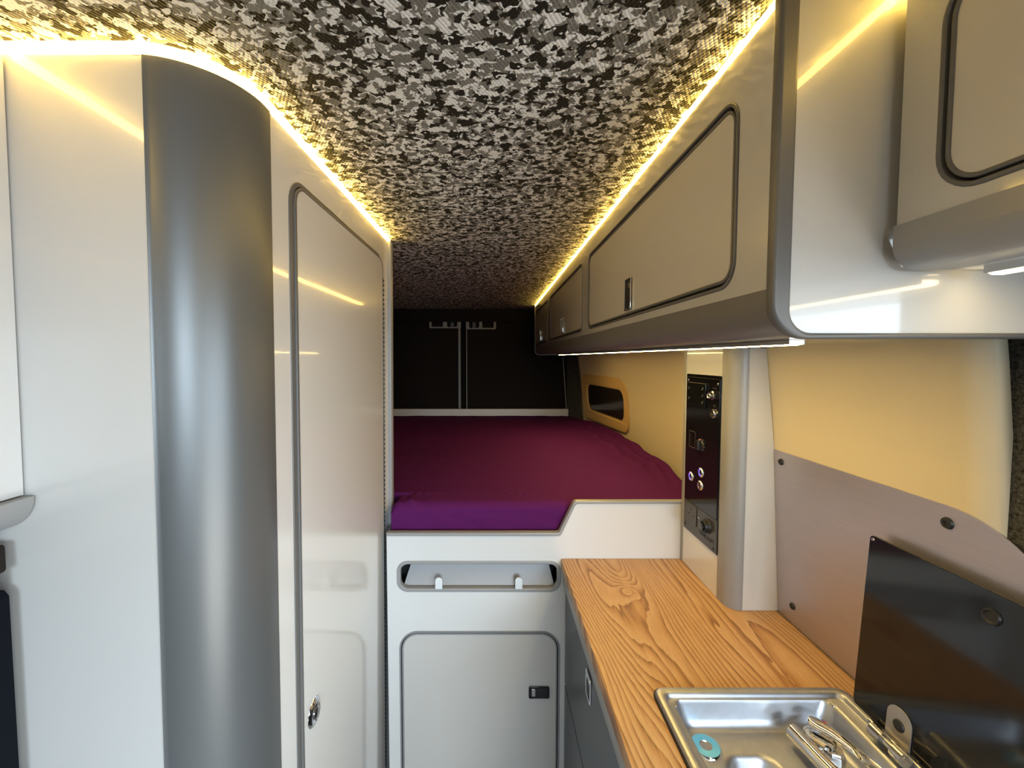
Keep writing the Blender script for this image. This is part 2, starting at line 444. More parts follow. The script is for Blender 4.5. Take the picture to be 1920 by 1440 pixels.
# rear wall = header over the doors, plus an added backing that stops light leaking
bm = bmesh.new(); box_bm(bm, (-.95,3.172,.2705), (.62,3.27,H)); box_bm(bm, (-.95,3.285,FL), (.75,3.32,H))
rh = link('wall_rear', bm_mesh(bm), DARKD); tag(rh, kind='structure')
for n, (xa, xb, side) in enumerate(((-.94,-.247,1), (-.212,.60,-1)), 1):
    d = thing('door_%d'%n, None, None, ((xa+xb)/2, 3.24, FL), kind='structure')
    plate('door_panel', [rr(xa,FL+.01,xb,.285,.03)], 'Y-', 3.23, .03, .006, DARKD, d)
    e = xb if side > 0 else xa
    # pale edge of the door, then the handle bracket at its top
    x0, x1 = (e-.022, e-.004) if side > 0 else (e+.002, e+.010)
    plate('door_edge', [rr(x0,FL+.01,x1,.25,.002)], 'Y-', 3.2, .012, .002, DTRIM, d, lift=.0)
    bx0, bx1 = (-.487,-.247) if side > 0 else (-.212,.016)
    top = .290; bot = .222 if side > 0 else .214
    wx = bx0+.018 if side > 0 else bx0+.125
    hole1 = rr(wx, bot+.012, wx+.085, top-.004, .008)
    wx2 = bx0+.135 if side > 0 else bx0+.025
    hole2 = rr(wx2, bot+.012, wx2+.075, top-.006, .012)
    plate('handle_bracket', [rr(bx0,bot,bx1,top,.012), hole1, hole2], 'Y-', 3.2, .014, .003, DTRIM, d, lift=.002)
    box('latch_block', (wx2+.02,3.185,bot+.012), (wx2+.05,3.195,top-.012), BLACKM, d, bev=.002)
    tube('latch_pin', [(wx2+.012,3.183,bot+.008),(wx2+.035,3.183,bot+.016)], .003, STEELP, d, 8)
    if side < 0:
        plate('door_seal', [[(.543,-.40),(.549,-.40),(.519,.02),(.513,.02)]], 'Y-', 3.16, .006, .001, DTRIM, d)

# ------------------------------------------------------------------ LED strip builder
def strip_path(name, pts, z0, z1, depth, m, label, group=None):
    """thin diffuser standing along a path, facing its left side"""
    bm = bmesh.new(); P = [Vector((x,y,0)) for x, y in pts]; rows = []
    for i, p in enumerate(P):
        t = (P[min(i+1,len(P)-1)]-P[max(i-1,0)]).normalized(); nrm = Vector((t.y,-t.x,0))
        q = p-nrm*depth
        rows.append([bm.verts.new((p.x,p.y,z0)),bm.verts.new((p.x,p.y,z1)),bm.verts.new((q.x,q.y,z1)),bm.verts.new((q.x,q.y,z0))])
    for a, b in zip(rows, rows[1:]):
        for k in range(4): bm.faces.new((a[k],a[(k+1)%4],b[(k+1)%4],b[k]))
    bm.faces.new(rows[0]); bm.faces.new(rows[-1][::-1])
    o = link(name, bm_mesh(bm), m, None, False, loc=(pts[0][0],pts[0][1],z0))
    return tag(o, label, 'light strip', group)

# ------------------------------------------------------------------ tall cupboard on the left
SX = LEAN*(-FL)
def shear(root):     # the van's left furniture leans out a touch towards the floor
    root.rotation_euler.y = LEAN
tall = thing('tall_cupboard', 'tall greige cupboard with a rounded grey metal corner and full-height door, left of the aisle', 'cupboard', (-.60,.93,FL))
ZT = .353
RC = .10; CXc, CYc = XL-RC, YC+RC
def arc(cx, cy, r, a0, a1, n): return [(cx+r*math.cos(math.radians(a0+(a1-a0)*i/n)), cy+r*math.sin(math.radians(a0+(a1-a0)*i/n))) for i in range(n+1)]
outer = [(-.94,1.345),(-.94,YC+.012),(CXc,YC+.012)] + arc(CXc,CYc,RC-.012,-90,0,12) + [(XL-.012,1.345)]
extr('front_panel', [(-.94,YC),(CXc+.012,YC),(CXc+.012,YC+TH),(-.94,YC+TH)], 'Z', FL, ZT, LAM, tall)
A = arc(CXc,CYc,RC+.0015,-83,0,24); A = [(CXc+.012,YC-.0012)]+A+[(XL+.0015,CYc+.012)]
B = [(x-(x-CXc)*.15, y-(y-CYc)*.15) for x, y in A[::-1]]
extr('rounded_corner_sheet', A+B, 'Z', FL, ZT+.001, SHEET, tall, smooth=60)
da0, da1, dz1 = .6735, 1.222, .291
plate('side_panel', [[(CYc,FL),(1.29,FL),(1.29,ZT),(CYc,ZT)], rr(da0,FL+.06,da1,dz1,.045)], 'X+', XL, TH, .0006, LAM_W, tall, lift=-TH)  # lighter laminate than the front panel, brighter light painted into this side
box('top_board', (-.93,CYc+.02,ZT-.02), (XL-.02,1.295,ZT-.004), LAM, tall)
box('back_board', (-.94,1.30,FL), (XL-.002,1.315,ZT), LAM, tall)
extr('rear_edge_trim', rpoly([(XL-.004,1.29,0),(XL+.011,1.29,.006),(XL+.011,1.318,.006),(XL-.004,1.318,0)]), 'Z', FL, ZT, TRIM_L, tall)
box('shade_backing', (XL-.05,.62,FL), (XL-.03,1.28,ZT-.02), GAP, tall)  # near-black sheet stands in for the shade behind the door gap
w = .0045
plate('opening_trim', [rr(da0-.001,FL+.05,da1,dz1+.001,.046), rr(da0+.0115,FL+.06,da1-.0015,dz1-.006,.036)], 'X+', XL, TH+.002, .0015, TRIM, tall, lift=-TH)
td = plate('door', [rr(da0+.0165,FL+.07,da1-.0035,dz1-.0105,.032)], 'X+', XL, TH+.0035, .0012, DOORM, tall, lift=-TH)
td.data.materials[0] = LAM_W  # lightened like the side panel, the light is in the colour
plate('door_edge_trim', [rr(da0+.0125,FL+.066,da1-.0025,dz1-.0075,.035), rr(da0+.0195,FL+.073,da1-.0045,dz1-.0115,.030)], 'X+', XL, TH+.0045, .0012, TRIM, td, lift=-TH)
# piano hinge: leaf and knuckles
box('piano_hinge', (XL+.0018,1.2195,FL+.07), (XL+.0032,1.228,.235), STEELP, tall)
bm = bmesh.new(); z = FL+.08
while z < .225:
    tube_bm(bm, [(XL+.0040,1.2215,z),(XL+.0040,1.2215,z+.0068)], .0036, 6); z += .0135
k = link('hinge_knuckles', bm_mesh(bm), BLACKM, tall); tag(k, kind='stuff')
# flush ring latch
LR = (XL+.0035,.7315,-.6374)
lathe('ring_latch', [(.0,.0004),(.0125,.0004),(.0135,.002),(.0155,.0045),(.019,.0048),(.0225,.003),(.0245,.0002)], LR, (1,0,0), CHROME, tall, 32)
lathe('latch_button', [(0,.0085),(.008,.008),(.0115,.006),(.0122,.0006)], LR, (1,0,0), STEELP, tall, 24)
shear(tall); tall.location.x += FL*LEAN*1.0

# near-left locker at eye level, with rounded grey underside
nl = thing('eye_level_locker', 'cream locker at the left edge with a rounded grey underside, beside the tall cupboard', 'locker', (-.76,.1,-.2))
XNL = -.572
extr('locker_body', [(-.94,-.195),(XNL-.045,-.195),(XNL-.004,-.165),(XNL,-.165),(XNL,ZT),(-.94,ZT)], 'Y', -1.0, YC-.002, LAM_W, nl)
pf = [(XNL+.0005,-.166)] + [(XNL+.014,-.166)] + arc(XNL-.026,-.166,.040,0,-90,10) + [(XNL-.06,-.206),(XNL-.06,-.197),(XNL-.045,-.196),(XNL-.003,-.168)]
extr('rounded_underside', pf, 'Y', -1.0, YC-.003, TRIM_L, nl)
nl.rotation_euler.y = LEAN; nl.location.x += -.2*LEAN
# dark unit below it
bu = thing('dark_base_unit', 'navy black upholstered unit standing below the cream locker at the left edge', 'unit', (-.75,.1,FL))
extr('padded_front', [(-.94,FL+.002),(-.588,FL+.002),(-.583,-.9),(-.5815,-.50),(-.5815,-.285),(-.587,-.278),(-.94,-.278)], 'Y', -1.0, .492, NAVY, bu)
box('top_edge', (-.94,-1.0,-.256), (-.583,.494,-.222), BROWNB, bu, bev=.004)
box('recess_rail', (-.94,-1.0,-.279), (-.589,.488,-.255), BLACKM, bu)

# ------------------------------------------------------------------ LED strips at the ceiling
TOPX = LEAN*H
pathL = [(XNL-.01, YC-.003),(-.5,YC-.003),(CXc+.003,YC-.003)] + [(x+.003,y-.003) for x, y in arc(CXc,CYc,RC,-84,-6,16)] + [(XL+.0045,CYc+.01),(XL+.0045,1.0),(XL+.0045,1.318)]
strip_path('led_strip', pathL, .3545, .3655, .006, LED, 'warm glowing light strip round the top of the tall cupboard on the left')
strip_path('led_strip', [(XNL+.003,-1.0),(XNL+.003,-.3),(XNL+.003,YC-.012)], .3545, .3655, .006, LED, 'warm glowing light strip on top of the cream locker at the left edge')
strip_path('led_strip', [(XR-.001,YF-.008),(XR-.001,1.6),(XR-.001,YE+.008)], .358, .3655, .006, LED, 'warm glowing light strip along the ceiling edge of the long overhead lockers')
strip_path('led_strip', [(XN-.001,YE-.005),(XN-.001,0),(XN-.001,-1.0)], .357, .3655, .006, LED, 'warm glowing light strip on top of the overhead locker nearest the camera')

# ------------------------------------------------------------------ long overhead locker, right
ov = thing('overhead_locker', 'long greige overhead locker with three doors, its white end panel facing the camera', 'locker', (.44,1.7,ZB))
RF = .034
doors = [(.5075,1.293),(1.375,2.165),(2.262,2.935)]
zb, zt = .0855, .3115
holes = [rr(a,zb,b,zt,.032 if i==0 else .03) for i,(a,b) in enumerate(doors)]
plate('front_panel', [[(YE+.006,.0722),(YF,.0722),(YF,.357),(YE+.006,.357)]]+holes, 'X-', XR, TH, .0006, LAM, ov, lift=-TH)
pf = [(XR-.0005,.0722),(XR-.0005,ZB+RF)] + arc(XR-.0005+RF,ZB+RF,RF,180,270,12) + [(.326,ZB),(.326,ZB+.008),(XR+.03,ZB+.012),(XR+.012,.0722)]
extr('rounded_fascia', pf, 'Y', YE+.006, YF, FASC, ov, smooth=50)
box('bottom_board', (.3262,YE+.006,ZB+.0004), (.60,YF,ZB+.012), BOTB, ov)
box('shade_backing', (XR+.03,YE+.02,.08), (XR+.035,YF-.02,.35), GAP, ov)  # black sheet, painted shade seen through the door grooves
box('top_board', (XR+.016,YE+.006,.345), (.545,YF,.356), LAM_W, ov)
for i, (a, b) in enumerate(doors):
    d = door_in_board('X-', XR, a, zb, b, zt, .032, ov, w=.0045, gap=.0035)
    my = [(.888,.930),(1.752,1.794),(2.575,2.617)][i]
    latch('X-', XR-.0010, my[0], .1015, my[1], .169, d, False)
# end panel with rim
def endprof(i=0): 
    return rpoly([(XR+i,ZB+i,max(RF+.004-i,.004)),(.606,ZB+i,0),(.575,.3655,0),(XR+i,.3655,0)], 12)
EP = thing
ee = plate('end_panel', [endprof(.0005)], 'Y-', YE, .006, .0005, LAM, ov, lift=-.006)
ot = rpoly([(XR-.0025,ZB-.0025,RF+.004),(.61,ZB-.0025,0),(.61,ZB+.0035,0),(XR+.0165,ZB+.0035,RF-.010),(XR+.0165,.3655,0),(XR-.0025,.3655,0)], 12)
plate('end_rim_trim', [ot], 'Y-', YE, .014, .0035, TRIM, ov, lift=-.009, res=3)
plate('far_end_panel', [endprof(.0)], 'Y-', YF, .006, .0005, TRIM_L, ov, lift=-.006)
plate('far_rim_trim', [rpoly([(XR-.003,ZB-.003,RF),(.60,ZB-.003,0),(.60,ZB+.003,0),(XR+.006,ZB+.003,RF-.006),(XR+.006,.356,0),(XR-.003,.356,0)],10)], 'Y-', YF, .012, .002, TRIM_L, ov, lift=-.006)

# under-locker light: aluminium profile with diffuser
ul = thing('under_locker_light', 'slim warm strip light in an aluminium channel under the long overhead locker', 'light', (.385,1.4,ZB))
extr('channel', [(.3665,ZB),(.3665,ZB-.0055),(.3690,ZB-.0055),(.3690,ZB-.002),(.3830,ZB-.002),(.3830,ZB-.0055),(.3855,ZB-.0055),(.3855,ZB)], 'Y', YE+.085, 2.42, ALU, ul, smooth=False)
extr('diffuser', [(.3692,ZB-.0021),(.3692,ZB-.0052),(.373,ZB-.0066),(.379,ZB-.0066),(.3828,ZB-.0052),(.3828,ZB-.0021)], 'Y', YE+.087, 2.418, LEDW, ul)

# ------------------------------------------------------------------ near overhead locker, right edge
no = thing('near_overhead_locker', 'shallow greige overhead locker at the right edge, with a grey rounded underside', 'locker', (.5,.0,.09))
na, nb, nz0, nz1 = -.35, .3915, .1435, .333
plate('front_panel', [[(-1.0,.131),(YE-.012,.131),(YE-.012,.356),(-1.0,.356)], rr(na,nz0,nb,nz1,.038)], 'X-', XN, TH, .0006, LAM, no, lift=-TH)
pf = [(XN-.003,.131),(XN-.003,.112)] + arc(XN-.003+.024,.112,.024,180,270,10) + [(.46,.088),(.46,.094),(XN+.03,.096),(XN+.012,.131)]
extr('rounded_underside', pf, 'Y', -1.0, YE-.012, TRIM_L, no, smooth=50)
box('bottom_board', (.46,-1.0,.0885), (.655,YE-.012,.098), LAM_W, no)
box('shade_backing', (XN+.03,-.9,.13), (XN+.035,YE-.02,.35), GAP, no)  # black sheet in place of the shade inside the locker
door_in_board('X-', XN, na, nz0, nb, nz1, .038, no, w=.0042, gap=.0025)
ul2 = thing('under_locker_light', 'bright strip light under the shallow overhead locker at the right edge', 'light', (.48,.0,.088))
extr('channel', [(.4705,.0885),(.4705,.081),(.4725,.081),(.4725,.086),(.4905,.086),(.4905,.081),(.4925,.081),(.4925,.0885)], 'Y', -.8, YE-.03, ALU, ul2, smooth=False)
extr('diffuser', [(.4728,.0862),(.4728,.081),(.476,.0795),(.487,.0795),(.4902,.081),(.4902,.0862)], 'Y', -.798, YE-.032, LEDN, ul2)

# ------------------------------------------------------------------ bed base panel
bb = thing('bed_base', 'white bed base front with a rounded slot and storage door, below the mattress', 'bed base', (0,1.25,FL))
o_ = [(-.312,FL,0),(.655,FL,0),(.655,-.4185,0),(.2355,-.4185,.012),(.1915,-.5115,.012),(-.312,-.5115,0)]
slot = rr(-.2813,-.6795,.1936,-.5935,.028)
dr = (-.2785,-1.44,.1945,-.8015)
plate('front_panel', [rpoly(o_), slot, rr(*dr,.055)], 'Y-', Y1, TH, .0005, LAM_W, bb, lift=-TH)
w = .0035
# trim along the top edge
tp = rpoly([(-.312,-.5165,0),(.1935,-.5165,.012),(.2375,-.4210,.012),(.655,-.4210,0),(.655,-.4135,0),(.2320,-.4135,.012),(.1880,-.5065,.010),(-.312,-.5065,0)])
plate('top_edge_trim', [tp], 'Y-', Y1, TH+.006, .0024, TRIM_L, bb, lift=-TH-.002)
plate('slot_trim', [rr(-.2835,-.6835,.1958,-.5905,.032), rr(-.2725,-.6725,.1848,-.6005,.022)], 'Y-', Y1, TH+.0035, .0022, TRIM_L, bb, lift=-TH-.001)
dd = door_in_board('Y-', Y1, *dr, .055, bb, w=.0048, gap=.0026, tm=TRIM_M)
latch('Y-', Y1-.0012, .1030, -1.0065, .1642, -.9695, dd, True, black=True)
box('slot_shade', (-.305,1.30,-.72), (.21,1.305,-.56), GAP, bb)  # black sheet painted as the shade behind the slot
box('door_shade', (-.30,1.222,-1.46), (.21,1.226,-.78), GAP, bb)  # same for the shade in the door grooves
# sloping flap behind the slot with two clips
bm = bmesh.new()
q = [(-.268,1.2175,-.678),(.180,1.2175,-.678),(.150,1.275,-.560),(-.232,1.275,-.560)]
lo_ = [bm.verts.new(p) for p in q]; hi_ = [bm.verts.new((x,y+.012,z+.002)) for x,y,z in q]
bm.faces.new(lo_); bm.faces.new(hi_[::-1])
for i in range(4): bm.faces.new((lo_[i],lo_[(i+1)%4],hi_[(i+1)%4],hi_[i]))
link('flap_board', bm_mesh(bm), FLAP, bb)
for cx_ in (-.1605, .0725):
    c_ = plate('clip', [rpoly([(cx_-.0105,-.6730,0),(cx_+.0105,-.6730,0),(cx_+.0105,-.6385,.010),(cx_-.0105,-.6385,.010)])], 'Y-', Y1-.001, .004, .001, WHITEP, bb)
# bed deck
box('bed_deck', (-.93,1.36,-.56), (.62,3.12,-.525), PLY, bb)
box('bed_deck', (-.30,1.22,-.555), (.62,1.36,-.525), PLY, bb)

# ------------------------------------------------------------------ mattress: one surface with soft wrinkles
def mattress():
    bm = bmesh.new()
    def outline(Y):
        xl = -.306 if Y < 1.352 else -.93
        return xl, min(xw(Y, ZM)-.004, .70+.03)
    ys = [1.233, 1.236, 1.243, 1.255] + [1.27+.0205*i for i in range(5)] + [1.3525] + [1.37+i*(3.125-1.37)/80 for i in range(81)]
    NX = 280
    rows = []
    import math as _m
    def noise(x, y):
        from mathutils import noise as nz
        f = nz.noise(Vector((x*2.2, y*2.2, 0)))*.004
        dw = xw(y,ZM)-x; s_ = max(0, min(1, (y-1.35)/.25))*max(0, min(1, (2.98-y)/.25))
        wob = .02*nz.noise(Vector((y*4, 1, 9)))
        for c0, wd, hh in ((.040, .016, .020), (.090, .015, .013), (.150, .018, .008)):
            f += s_*hh*math.exp(-((dw-c0-wob*(1+8*c0)-.05*(y-2.1)*(c0-.04)*6)/wd)**2)
        f += .0022*nz.noise(Vector(((x+y*.6)*9, (y-x*.3)*3.5, 11)))
        # pulled folds radiating from the wall side and from the front left corner
        d = max(0, 1-abs(x-(xw(y,ZM)-.10))/.11)
        f += d*.008*nz.noise(Vector(((x-.45*y)*26, (y)*3.0, 3)))
        e = max(0, 1-((x+.30)**2+(y-1.24)**2)/.02)
        f += e*.012*nz.noise(Vector((x*30, (y+x)*30, 7)))
        return f
    for j, Y in enumerate(ys):
        xl, xr = outline(max(Y,1.25)); row = []
        fy = max(0, 1-(Y-1.233)/.022); drop = .016*fy**2.2
        for i in range(NX+1):
            x = xl+(xr-xl)*i/NX
            ex = max(0, 1-(xr-x)/.03); exl = max(0, 1-(x-xl)/.025)
            z = ZM-drop-.02*ex**2-.016*exl**2+noise(x, Y)
            row.append(bm.verts.new((x, Y, z)))
        rows.append(row)
    for a, b in zip(rows, rows[1:]):
        for i in range(NX): bm.faces.new((a[i],a[i+1],b[i+1],b[i]))
    # front and rear drops, with shallow horizontal folds
    from mathutils import noise as nz
    prev = rows[0]
    for k in range(1, 9):
        z = ZM-.016-(.524-.4478)*k/8
        cur = [bm.verts.new((v.co.x, 1.233+.0045*nz.noise(Vector((v.co.x*7, z*45+v.co.x*12, 5)))*(1 if v.co.x > -.2 else .6), z)) for v in rows[0]]
        for i in range(NX): bm.faces.new((prev[i],cur[i],cur[i+1],prev[i+1]))
        prev = cur
    bottoms = prev
    rb = [bm.verts.new((v.co.x, v.co.y, -.524)) for v in rows[-1]]
    for i in range(NX): bm.faces.new((rows[-1][i],rows[-1][i+1],rb[i+1],rb[i]))
    for side in (0, NX):
        col = [r[side] for r in rows]; low = [bottoms[side]]+[bm.verts.new((r[side].co.x, r[side].co.y, -.524)) for r in rows[1:-1]]+[rb[side]]
        for i in range(len(col)-1): 
            try: bm.faces.new((col[i],col[i+1],low[i+1],low[i]))
            except ValueError: pass
    return bm_mesh(bm)
mt = link('mattress', mattress(), SHEETM, None, True, loc=(0,2.1,-.524))
tag(mt, 'mattress under a fitted purple sheet, filling the rear of the van on the bed base', 'mattress')
# pale ledge behind the mattress
lg = box('ledge_board', (-.93,3.13,-.46), (.556,3.15,-.381), LAM_W, None, bev=.003, loc=(-.2,3.14,-.46))
lg.data.materials[0] = mat('pale_ledge', (.55,.50,.45), .5)
tag(lg, 'pale horizontal board between the mattress and the dark rear doors', 'board')

# ------------------------------------------------------------------ small side window with plywood surround
def ray(u, v):
    p = math.atan(39/790); x = (u-926)/790; y = (710-v)/790
    return Vector((x, math.cos(p)+y*math.sin(p), -math.sin(p)+y*math.cos(p)))
wf = thing('window_1', None, None, (.66,2.5,-.42), kind='structure')
def on_wall(me, off, y0, z0):
    for v in me.vertices:
        Y = v.co.x; z = v.co.y; v.co = (xw(Y, z)-off-v.co.z, Y, z)
    bm = bmesh.new(); bm.from_mesh(me); bmesh.ops.recalc_face_normals(bm, faces=bm.faces[:]); bm.to_mesh(me); bm.free()
    return me
def dense(pts, n=10):
    out = []
    for i, p in enumerate(pts):
        q = pts[(i+1)%len(pts)]; d = math.dist(p, q); k = max(1, int(d/.03))
        for j in range(k): out.append((p[0]+(q[0]-p[0])*j/k, p[1]+(q[1]-p[1])*j/k))
    return out
W0 = [(2.215,-.408,.07),(2.22,-.108,.10),(2.90,-.110,.04),(2.90,-.412,.06)]
W1 = [(2.27,-.350,.06),(2.265,-.178,.06),(2.84,-.175,.05),(2.84,-.345,.07)]
plate_w = flat_mesh([dense(rpoly(W0)), dense(rpoly(W1))], .010, .002)
link('window_frame', on_wall(plate_w, .001, 0, 0), PLY, wf, 30)
link('window_pane', on_wall(flat_mesh([dense(rpoly([(a,b,.05) for a,b,_ in W1]))], .002, .0003), .0012, 0, 0), BLIND, wf)
for (Y_, z_) in ((2.35,-.136),(2.74,-.14),(2.74,-.375),(2.36,-.38)):
    lathe('frame_screw', [(0,.0016),(.0075,.0014),(.009,0)], (xw(Y_,z_)-.0115,Y_,z_), (-1,0,0), GAP, wf, 14)

# ------------------------------------------------------------------ pillar cupboard with rounded corner
XP = .5422; YP = .9459
pc = thing('pillar_cabinet', 'narrow upright cabinet with white faces and a rounded grey corner, standing on the worktop', 'cabinet', (.60,1.07,ZW))
zt_ = ZB-.0005
extr('side_face', [(XP,.995),(XP,1.184),(XP+.012,1.184),(XP+.012,.995)], 'Z', ZW+.0005, zt_, LAM_W, pc)
extr('rear_edge_trim', rpoly([(XP-.001,1.184,.003),(XP-.001,1.199,.003),(XP+.013,1.199,0),(XP+.013,1.184,0)]), 'Z', ZW+.0005, zt_, TRIM_L, pc)
rr_ = .032
A = [(XP-.001,.998)] + [(XP-.001,YP+rr_)] + arc(XP-.001+rr_,YP-.001+rr_,rr_,180,270,14)
B = [(XP+.006,YP-.001+rr_+.0)] 
Bin = arc(XP-.001+rr_,YP-.001+rr_,rr_-.003,270,180,14)+[(XP+.002,.998)]
extr('rounded_corner_trim', A+Bin, 'Z', ZW+.0005, zt_, PILM, pc, smooth=60)
bm = bmesh.new()
fr = []
for Y_ in (YP, YP+.012):
    fr.append([bm.verts.new(p) for p in ((XP+rr_-.002,Y_,ZW+.0005),(xw(Y_,ZW)-.001,Y_,ZW+.0005),(xw(Y_,-.21)-.001,Y_,-.21),(xw(Y_,zt_)-.001,Y_,zt_),(XP+rr_-.002,Y_,zt_))])
bm.faces.new(fr[0]); bm.faces.new(fr[1][::-1])
for i in range(5): bm.faces.new((fr[0][i],fr[0][(i+1)%5],fr[1][(i+1)%5],fr[1][i]))
link('front_face', bm_mesh(bm), LAM_W, pc)

# control panel on the pillar
cp = thing('control_panel', 'black control panel of switches and sockets mounted on the narrow upright cabinet', 'control panel', (XP,1.085,-.2615))
px = XP
plate('back_plate', [rpoly([(.9965,-.4785,.003),(1.1765,-.4785,.003),(1.1765,-.0435,.003),(.9965,-.0435,.003)])], 'X-', px, .0025, .0006, BLACK, cp)
f0 = px-.0025
plate('upper_plate', [rr(1.001,-.3935,1.172,-.0515,.004)], 'X-', f0, .0015, .0005, BLACK, cp)
plate('lower_plate', [rr(.9985,-.4765,1.1745,-.3945,.002)], 'X-', f0, .0012, .0004, PANELG, cp)
f1 = f0-.0015
for Y_, z_ in ((1.163,-.0605),(1.0115,-.0635),(1.165,-.464),(1.0135,-.4685)):
    lathe('panel_screw', [(0,.0012),(.003,.0012),(.004,0)], (f1,Y_,z_), (-1,0,0), STEELP if z_ > -.3 else BLACKM, cp, 10)
dsp = plate('display', [rr(1.0602,-.1285,1.1580,-.0655,.003)], 'X-', f1, .0045, .0012, BLACK, cp)
for Y_, z_ in ((1.147,-.080),(1.147,-.108),(1.073,-.078),(1.073,-.0955),(1.073,-.113)):
    lathe('display_key', [(0,.0005),(.0028,.0005),(.0034,0)], (f1-.0045,Y_,z_), (-1,0,0), BLACKM, dsp, 12)
    plate('display_mark', [rr(Y_+.0035,z_-.0045,Y_+.0060,z_-.0020,.0006)], 'X-', f1-.0045, .0003, .0001, GREYINK, dsp)
# aerial sockets
lathe('coax_nut', [(.0118,0),(.0118,.006),(.009,.0075)], (f1,1.0245,-.092), (-1,0,0), STEELP, cp, 6)
lathe('coax_socket', [(.0045,.004),(.0045,.014),(.0065,.0155),(.0078,.014),(.0078,.006)], (f1,1.0245,-.092), (-1,0,0), STEELP, cp, 20)
lathe('socket_ring', [(.0065,.0005),(.0065,.005),(.0095,.0055),(.0108,.004),(.0112,0)], (f1,1.0245,-.137), (-1,0,0), STEELP, cp, 24)
# small switch unit with rows of marks
sw = plate('switch_unit', [rr(1.115,-.243,1.1505,-.198,.004), rr(1.1165,-.2415,1.149,-.1995,.003)], 'X-', f1, .0012, .0004, PANELG, cp)
for j in range(5): plate('switch_mark', [rr(1.139,-.2105-.006*j,1.144,-.209-.006*j,.0005)], 'X-', f1, .0004, .0001, PANELG, sw)
# rotary dial
dl = lathe('dial', [(0,.0035),(.0125,.003),(.0145,0)], (f1,1.0845,-.2275), (-1,0,0), BLACKM, cp, 28)
for j in range(9):
    a = math.radians(-40+j*32); 
    box('dial_mark', (f1-.0008,1.0845+.0165*math.cos(a)-.001,-.2275+.0165*math.sin(a)-.001), (f1,1.0845+.0165*math.cos(a)+.001,-.2275+.0165*math.sin(a)+.001), GREYINK, dl)
plate('dial_grip', [rr(1.0805,-.240,1.0885,-.213,.003)], 'X-', f1-.003, .008, .002, BLACKM, dl)
plate('dial_pointer', [rr(1.0835,-.2145,1.0875,-.2105,.001)], 'X-', f1-.003, .0015, .0003, ORANGE, dl)
# push buttons
for Y_, z_, lit in ((1.0815,-.2975,1),(1.1355,-.3225,1),(1.0835,-.3320,0)):
    b_ = lathe('push_button', [(.0085,.0004),(.0088,.003),(.0108,.0035),(.0122,.0022),(.0128,0)], (f1,Y_,z_), (-1,0,0), CHROME, cp, 28)
    lathe('button_cap', [(0,.0022),(.0062,.0020),(.0068,.0006)], (f1,Y_,z_), (-1,0,0), BLACKM if lit else STEELP, b_, 20)
    if lit: lathe('lit_ring', [(.0070,.0014),(.0085,.0016)], (f1,Y_,z_), (-1,0,0), BLUE, b_, 24)
# three-pin socket
f2 = f0-.0012
so = plate('mains_socket', [rr(1.098,-.4500,1.160,-.3975,.005)], 'X-', f2, .002, .0006, PANELG, cp)
for (y0,z0,y1,z1) in ((1.1255,-.4145,1.1295,-.4065),(1.1385,-.4280,1.1445,-.4240),(1.1115,-.4280,1.1175,-.4240)):
    plate('pin_slot', [rr(y0,z0,y1,z1,.0005)], 'X-', f2-.002, .0003, .0001, DINK, so)
# round dc socket with cap
dcx = (f2,1.0445,-.4245)
lathe('twelve_volt_socket', [(0,.010),(.0105,.010),(.0125,.012),(.015,.012),(.0158,.004),(.0185,.0035),(.0195,0)], dcx, (-1,0,0), BLACKM, cp, 28)
lathe('socket_cap', [(0,.0158),(.008,.0158),(.0105,.0145),(.0105,.011)], dcx, (-1,0,0), BLACK, cp, 24)
tube('cap_tab', [(f2-.012,1.058,-.411),(f2-.014,1.064,-.4075)], .002, STEELP, cp, 8)
def mtx_x(Yc, zc):   # text on a face that looks towards -X
    return Matrix(((0,0,-1,f2-.0002),(-1,0,0,Yc),(0,1,0,zc),(0,0,0,1)))
text('lettering', 'VANCRAFT', .0150, DINK, cp, mtx_x(1.0475, -.4585))
M2 = mtx_x(1.0235,-.0765); M2[0][3] = f1-.0002; text('lettering', 'AERIAL', .0065, PANELG, cp, M2)
M2 = mtx_x(1.0235,-.1195); M2[0][3] = f1-.0002; text('lettering', '12V', .0065, PANELG, cp, M2)

# ------------------------------------------------------------------ worktop and kitchen unit
XWF = .196
YN = .22
SK = (.277,.285,.612,.712)     # sink outer
kt = bmesh.new()
wl_ = [(XWF,YN)]+[(xw(y,ZW)-.0045,y) for y in (YN,.3,.52,.75,.9458)]+[(XWF,Y1-.0005)][0:0]
wl_ += [(xw(.9459,ZW)-.0045,1.199),(XWF,1.199)]
wt = plate('worktop', [wl_, rr(SK[0]+.014,SK[1]+.014,SK[2]-.014,SK[3]-.014,.03)], 'Z+', ZW-.028, .028, .002, WOOD, None, loc=(.4,.55,ZW-.028))
tag(wt, 'oak grained worktop with a bold knot, running from the bed base to the sink', 'worktop')
kc = thing('kitchen_unit', 'slate grey kitchen unit with flush drawers under the oak worktop', 'kitchen unit', (.42,.5,FL))
XD = .208
box('top_rail', (XWF+.004,YN,-.652), (XWF+.03,1.199,-.6115), TRIM_L, kc, bev=.001)
box('carcass', (XD+.02,YN,FL+.001), (.64,1.198,-.70), GAP, kc)
